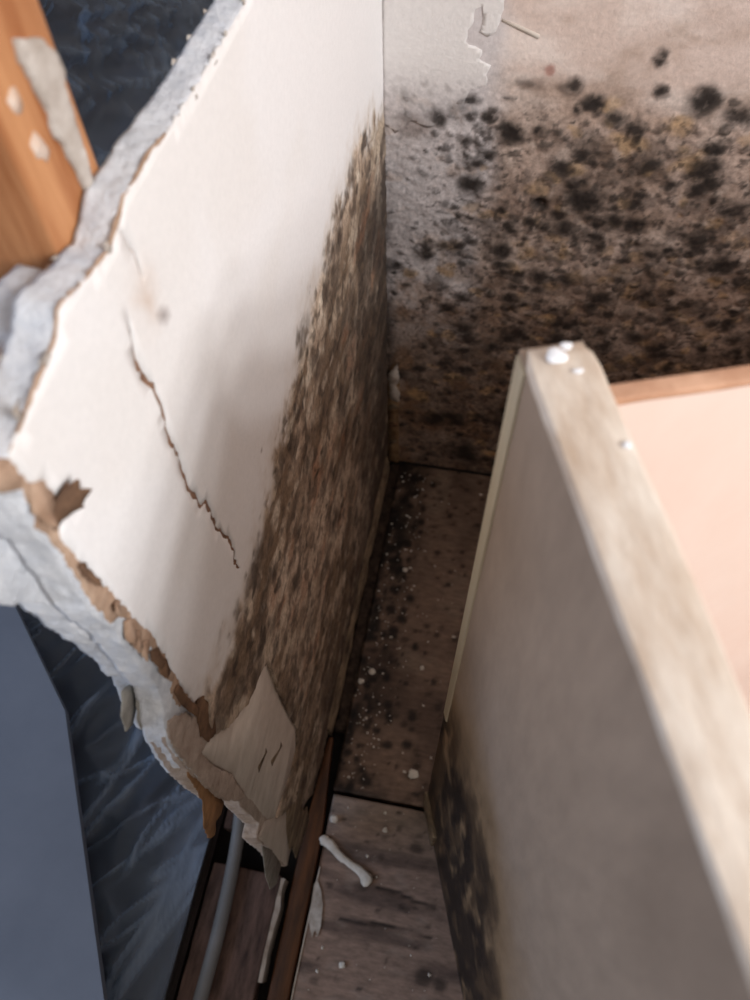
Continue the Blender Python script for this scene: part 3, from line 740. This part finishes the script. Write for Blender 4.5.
tag(pt2, 'dark sole plate under the standing wall, beyond the black notch', 'timber')
bt = rough_box('batten', -0.002, 0.0225, -1.25, -0.47, -0.021, 0.006, 'batten', None, 0.02, 0.0008, 3)
for vv in bt.data.vertices:
    k = min(1, max(0, (vv.co.y+0.60)/0.13))
    if k > 0: vv.co.x = 0.004+(vv.co.x-0.004)*(1-0.75*k); vv.co.z -= 0.012*k if vv.co.z > 0 else 0
tag(bt, 'dark orange-brown batten along the foot of the broken wall', 'batten')
V = []; ys = np.linspace(-0.765, -0.655, 24); Fc = []
for y in ys:
    o = 0.0015*(float(vn(y*70, 0.1, 3))-0.5); h = 0.016+0.006*float(vn(y*60, 0.6, 5))
    q_ = 0.0045*float(vn(y*45, 0.2, 7)); V += [(-0.0155+o, y, -0.020), (-0.0155+o, y, h), (-0.0125+q_+o, y, h-0.002), (-0.0125+q_+o, y, -0.020)]
for i in range(len(ys)-1):
    for k in range(4): Fc.append((i*4+k, i*4+(k+1) % 4, (i+1)*4+(k+1) % 4, (i+1)*4+k))
Fc += [(0, 1, 2, 3), tuple((len(ys)-1)*4+k for k in (3, 2, 1, 0))]
bs2 = link('board_strip', mesh('board_strip', V, Fc, smooth=False), 'stud_paper')
tag(bs2, 'narrow off-white board strip left standing between plate and batten', 'debris')
rc = 0.0085
cb = tube('cable', [(-0.104, -0.40, 0.17), (-0.096, -0.50, 0.09), (-0.086, -0.575, 0.036), (-0.079, -0.63, 0.0238), (-0.0745, -0.70, 0.0238), (-0.0745, -0.78, 0.0238), (-0.080, -0.95, 0.0238), (-0.084, -1.2, 0.0238)], [rc]*8, 'cable', None, 14)
tag(cb, 'grey sheathed electric cable running along the sole plate', 'cable')
ln = tube('white_filament', [(0.0275, -0.632, 0.0012), (0.0262, -0.70, 0.0012), (0.0255, -0.775, 0.0012), (0.0262, -0.86, 0.0012)], [0.0009]*4, 'chip', None, 6, 0.8)
tag(ln, 'thin off-white filament lying along the batten', 'string')
gt = rough_box('grey_timber', -0.168, -0.118, -1.1, -0.43, -0.006, 0.024, 'greyboard', None, 0.03, 0.0008, 5)
tag(gt, 'grey timber length under the plastic beside the sole plate', 'timber')

# ================================================================== next room: plastic sheet, blue-grey board
T = np.concatenate([np.linspace(0, 0.23, 140), np.linspace(0.235, 1, 90)]); Y = np.concatenate([np.linspace(-1.15, -0.2, 230), np.linspace(-0.19, 1.7, 150)]); nu, nv = len(T), len(Y)
TT, YY = np.meshgrid(T, Y, indexing='ij')
s_ = TT*2.2
X0 = np.where(s_ < 0.50, -0.113-s_, np.where(s_ < 0.9, -0.613-0.25*np.sin((s_-0.5)/0.4*math.pi/2), -0.863-0.02*(s_-0.9)))
Z0 = np.where(s_ < 0.50, 0.030, np.where(s_ < 0.9, 0.030+0.25*(1-np.cos((s_-0.5)/0.4*math.pi/2)), 0.28+(s_-0.9)*0.95))
a1 = 0.55; ru = s_*math.cos(a1)+YY*math.sin(a1); rv = -s_*math.sin(a1)+YY*math.cos(a1)
ridge = lambda q: 1-np.abs(2*q-1)
def rs(f): return f.reshape(nu, nv)
f1 = ridge(rs(fbm(ru.ravel()*16, rv.ravel()*3.0, 2, 3)))**3
f2 = ridge(rs(fbm(ru.ravel()*6, rv.ravel()*9.0, 6, 3)))**4
f3 = rs(fbm(s_.ravel()*5, YY.ravel()*5, 8, 3))
def crease(q, w_): return np.exp(-(np.abs(q-0.5)/w_)**1.2)
def crs(a_, fu, fv, sd_, w_):
    ca, sa = math.cos(a_), math.sin(a_); p1 = (s_*ca+YY*sa).ravel(); p2 = (-s_*sa+YY*ca).ravel()
    return rs(crease(fbm(p1*fu, p2*fv, sd_, 3), w_))
k1 = crs(0.75, 26, 3.2, 1, 0.035); k2 = crs(0.35, 17, 2.2, 4, 0.028); k3 = crs(2.3, 12, 4.0, 7, 0.02)
KR = np.clip(np.maximum(np.maximum(k1*rs(sm(0.35, 0.6, fbm(s_.ravel()*6, YY.ravel()*6, 3))), k2), 0.8*k3), 0, 1)
D = 0.014*f1+0.010*f2+0.018*f3+0.010*KR
amp = np.clip(s_/0.08, 0.15, 1)
nx = np.where(s_ < 0.5, 0, np.where(s_ < 0.9, np.sin((s_-0.5)/0.4*math.pi/2), 1)); nz_ = np.sqrt(np.clip(1-nx**2, 0, 1))
grow = 1+2.2*nx
X = X0+nx*D*amp*grow; Z = Z0+nz_*D*amp
I = np.arange(nu*nv).reshape(nu, nv)
Fq = np.stack([I[:-1, :-1], I[1:, :-1], I[1:, 1:], I[:-1, 1:]], -1).reshape(-1, 4)
ps = link('plastic_sheet', mesh('plastic_sheet', np.stack([X.ravel(), YY.ravel(), Z.ravel()], 1), Fq.tolist(), np.repeat(KR.ravel()[:, None], 3, 1)), 'plastic')
tag(ps, 'crumpled clear plastic dust sheet hanging and lying beyond the broken wall', 'plastic sheet')
zb = 0.110
e1, e2, e3 = onz((14, 604), zb), onz((65, 711), zb), onz((104, 1000), zb)
dd = np.array(e3)-np.array(e2); e4 = np.array(e2)+dd*1.7; d0 = np.array(e1)-np.array(e2); e0 = np.array(e2)+d0*2.2
poly = [tuple(e2), tuple(e4), (-0.56, e4[1]), (-0.56, e1[1]+0.04), tuple(np.array(e2)+d0*1.25)]
bb = prism('blue_grey_board', poly, zb-0.012, zb, 'blueboard')
tag(bb, 'flat blue-grey board with an angled edge lying over the plastic', 'board')

# ================================================================== cabinet
AX, AY, AN, CH, TH = 0.14796, -0.53487, math.radians(20.07), 0.859, 0.0228
CW, CD = 0.90, 0.57
cab = empty('base_cabinet', (AX, AY, 0.0), AN)       # local x = across the cabinet, local -y = towards its front
tag(cab, 'open-topped pale base cabinet pulled askew, its side panel mouldy at the foot', 'cabinet')
def local(o):
    o.parent = cab; o.matrix_parent_inverse = Matrix.Identity(4); return o
def lbox(name, x0, x1, y0, y1, z0, z1, mat, bev=0.001):
    return local(box(name, x0, x1, y0, y1, z0, z1, mat, None, bev))
# near side panel: outer face with its own surface, top edge with a rough saw-cut
u, v_, Fq, nu, nv = grid(-CD, 0.0, 0.0, CH-0.004, 0.0045)
psp = [(RNG.uniform(-0.16, 0), RNG.uniform(0, 0.3), RNG.uniform(0.002, 0.008), 0.6, RNG.uniform(0.4, 1)) for _ in range(120)]
def col_panel(y, z):
    c = np.tile(lin(168, 147, 130), (len(y), 1))
    c = mixc(c, lin(150, 130, 114), sm(0.42, 0.7, fbm(y*7, z*4, 2))*0.7)
    s1 = -y
    top = np.interp(s1, [0, 0.03, 0.07, 0.11, 0.15, 0.20, 0.25, 0.35], [0.50, 0.52, 0.53, 0.53, 0.51, 0.45, 0.33, 0.08])
    e = top-z+0.10*(fbm(y*26, z*14, 5)-0.5)
    c = mixc(c, lin(140, 110, 76), sm(-0.10, 0.05, e)*0.75)
    c = mixc(c, lin(70, 54, 40), sm(0.0, 0.10, e)*sm(0.25, 0.5, fbm(y*60, z*14, 7))*0.9)
    c = mixc(c, lin(26, 21, 20), sm(0.02, 0.16, e)*sm(0.34, 0.54, fbm(y*70, z*18, 1))*0.95)
    c = mixc(c, lin(24, 20, 18), sm(0.0, 0.06, e)*blobs(y, z, psp, 0.006, 2)*0.9)
    return c, 0.3+0.7*sm(0, 0.1, e)
c, g = col_panel(u, v_)
I = np.arange(nu*nv).reshape(nu, nv)
P = np.stack([0.0006*(fbm(u*40, v_*40, 2)-0.5), u, v_], 1)
ring = np.concatenate([I[:, 0], I[-1, 1:], I[-2::-1, -1], I[0, -2:0:-1]]); n = len(P)
B = P[ring].copy(); B[:, 0] = TH
Fc = [tuple(f) for f in Fq]+[(ring[i], n+i, n+(i+1) % len(ring), ring[(i+1) % len(ring)]) for i in range(len(ring))]
Fc.append(tuple(range(n, n+len(ring))))
me = mesh('side_panel', np.vstack([P, B]), Fc, np.vstack([c, c[ring]]), np.concatenate([g, g[ring]]))
bm = bmesh.new(); bm.from_mesh(me); bmesh.ops.recalc_face_normals(bm, faces=bm.faces); bm.to_mesh(me); bm.free()
me.polygons.foreach_set('use_smooth', [False]*len(me.polygons))
sp_ = local(link('side_panel', me, 'panel')); sp_['label'] = 'grey-beige side panel with black mould at its foot'
te = rough_box('top_edge', -0.0004, TH+0.0004, -CD, -0.0002, CH-0.0055, CH, 'top_edge', None, 0.006, 0.0007, 2)
# worn, rounded back corner
for vv in te.data.vertices:
    if vv.co.y > -0.012:
        k = (vv.co.y+0.012)/0.012
        cx = TH/2; vv.co.x = cx+(vv.co.x-cx)*(1-0.22*k*k); vv.co.z -= 0.0025*k*k
local(te); te.parent = sp_; te['label'] = 'raw cream saw-cut top edge'
es = box('lit_strip', -0.0012, 0.0022, -0.008, 0.0012, 0.42, CH-0.006, 'cream', None, 0.0008); local(es); es.parent = sp_  # added strip; its pale colour stands in for light along the back edge
es['label'] = 'cream strip added for a lit band down the back edge'
for (px, r, e) in (((556, 357), 0.0037, 1.0), ((566, 347), 0.0018, 1.2), ((578, 372), 0.0011, 1.8), ((627, 446), 0.0015, 1.0)):  # white drops added in place of bright glints on the top edge
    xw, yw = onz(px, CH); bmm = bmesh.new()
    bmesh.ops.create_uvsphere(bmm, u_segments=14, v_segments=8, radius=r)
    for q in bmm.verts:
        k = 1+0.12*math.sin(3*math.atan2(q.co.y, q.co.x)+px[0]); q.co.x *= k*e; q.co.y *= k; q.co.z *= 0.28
    o = bm_obj('glint_drop', bmm, 'white_glint', None, True)
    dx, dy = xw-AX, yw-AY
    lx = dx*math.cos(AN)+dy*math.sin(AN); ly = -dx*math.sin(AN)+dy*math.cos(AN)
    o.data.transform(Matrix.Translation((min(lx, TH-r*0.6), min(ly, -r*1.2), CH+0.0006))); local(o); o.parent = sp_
bpn = lbox('back_panel', TH, CW-TH, -0.0275, -0.0225, 0.10, CH-0.003, 'inner', 0.0004); bpn['label'] = 'pinkish back panel lit inside the cabinet'
o = rough_box('panel_edge', TH, CW-TH, -0.0285, -0.0218, CH-0.004, CH-0.0005, 'hardboard_edge', None, 0.012, 0.0005, 3); local(o); o.parent = bpn
lbox('side_panel', CW-TH, CW, -CD, 0.0, 0.0, CH, 'inner', 0.001)
lbox('bottom_panel', TH, CW-TH, -CD, -0.0275, 0.10, 0.118, 'inner', 0.001)
lbox('plinth', TH, CW-TH, -CD+0.05, -CD+0.066, 0.0, 0.10, 'cream', 0.001)
lbox('front_rail', TH, CW-TH, -CD, -CD+0.018, CH-0.09, CH, 'inner', 0.001)
ft = rough_box('swollen_foot', -0.004, 0.001, -0.05, 0.003, 0.001, 0.075, 'swollen', None, 0.008, 0.0022, 4); local(ft); ft.parent = sp_
ft['label'] = 'pale swollen bottom corner of the panel'

# ================================================================== debris on the floor
def onfl(p): x, y = onz(p, 0.003); return np.array([x, y, 0.0])
a, bq = onfl((322, 838)), onfl((370, 884))
dv = bq-a; pr = np.array([-dv[1], dv[0], 0])/np.linalg.norm(dv)
pth = [a-dv*0.02+pr*0.001, a+dv*0.04, a+dv*0.18+pr*0.001, a+dv*0.40-pr*0.0005, a+dv*0.62+pr*0.0015, a+dv*0.82+pr*0.003, a+dv*0.94+pr*0.0005, a+dv*1.0]
rad = [0.0035, 0.0066, 0.0058, 0.0046, 0.0044, 0.0058, 0.0085, 0.004]
sh = tube('plaster_shard', [p+np.array([0, 0, 0.0042]) for p in pth], rad, 'chip', None, 9, 0.55, 4, 0.25)
tag(sh, 'long bone-shaped white plaster shard on the foreground floor board', 'debris')
fk = [onz(p, 0.0) for p in ((314, 886), (317, 879), (321, 890), (323, 905), (321, 926), (318, 936), (315, 930), (312, 938), (309, 922), (311, 905))]
f_ = prism('paper_flake', fk, 0.0012, 0.0026, 'stud_paper'); tag(f_, 'thin off-white paper flake beside the filament', 'debris')
def chip(px, r, label, seed):
    rr = random.Random(seed); p = onfl(px); bmm = bmesh.new()
    bmesh.ops.create_icosphere(bmm, subdivisions=2, radius=r)
    for q in bmm.verts:
        k = 1+0.5*(rr.random()-0.5); q.co *= k; q.co.z *= 0.6
    zmin = min(q.co.z for q in bmm.verts)
    for q in bmm.verts: q.co += Vector((p[0], p[1], 0.0008-zmin))
    o = bm_obj('plaster_chip', bmm, 'chip', None, False)
    tag(o, label, 'debris', 'white plaster chips on the floor'); return o
chip((413, 774), 0.0068, 'white plaster chip on the dark board next to the cabinet foot', 1)
chip((334, 819), 0.0052, 'pale plaster chip just above the bone-shaped shard', 2)
chip((372, 672), 0.0046, 'white plaster chip on the dark board near the mouldy wall', 3)
chip((361, 681), 0.0042, 'small off-white chip closest to the black mouldy strip', 4)
chip((422, 668), 0.0032, 'tiny white chip in the middle of the dark board', 5)
chip((385, 830), 0.0034, 'flat crumb right of the long shard on the paler board', 6)
chip((342, 965), 0.0040, 'pale chip low on the foreground board', 7)
chip((405, 570), 0.0040, 'pale chip halfway back on the dark board', 8)
# uncountable fine crumbs
V = []; Fc = []
for _ in range(420):
    if RNG.random() < 0.62: x, y = abs(RNG.normal(0.03, 0.03))+0.006, RNG.uniform(-0.53, -0.02)
    elif RNG.random() < 0.6: x, y = RNG.uniform(0.02, 0.24), RNG.uniform(-0.53, -0.02)
    else: x, y = RNG.uniform(0.034, 0.2), RNG.uniform(-0.85, -0.55)
    lx_ = (x-AX)*math.cos(AN)+(y-AY)*math.sin(AN); ly_ = -(x-AX)*math.sin(AN)+(y-AY)*math.cos(AN)
    if x < 0.028 or (lx_ > -0.012 and ly_ < 0.012): continue
    r = min(0.0004+RNG.gamma(1.5, 0.0004), 0.0025); n = len(V); an = RNG.uniform(0, 6.28)
    for k in range(4): V.append((x+r*math.cos(an+k*1.57)*RNG.uniform(0.6, 1.6), y+r*math.sin(an+k*1.57)*RNG.uniform(0.6, 1.3), 0.0006))
    V.append((x, y, 0.0006+r*RNG.uniform(0.5, 1.1)))
    Fc += [(n+k, n+(k+1) % 4, n+4) for k in range(4)]+[(n+3, n+2, n+1, n)]
cs = link('plaster_crumbs', mesh('plaster_crumbs', V, Fc, smooth=False), 'chip')
tag(cs, 'fine pale plaster crumbs scattered over the mouldy floor', 'debris', kind='stuff')
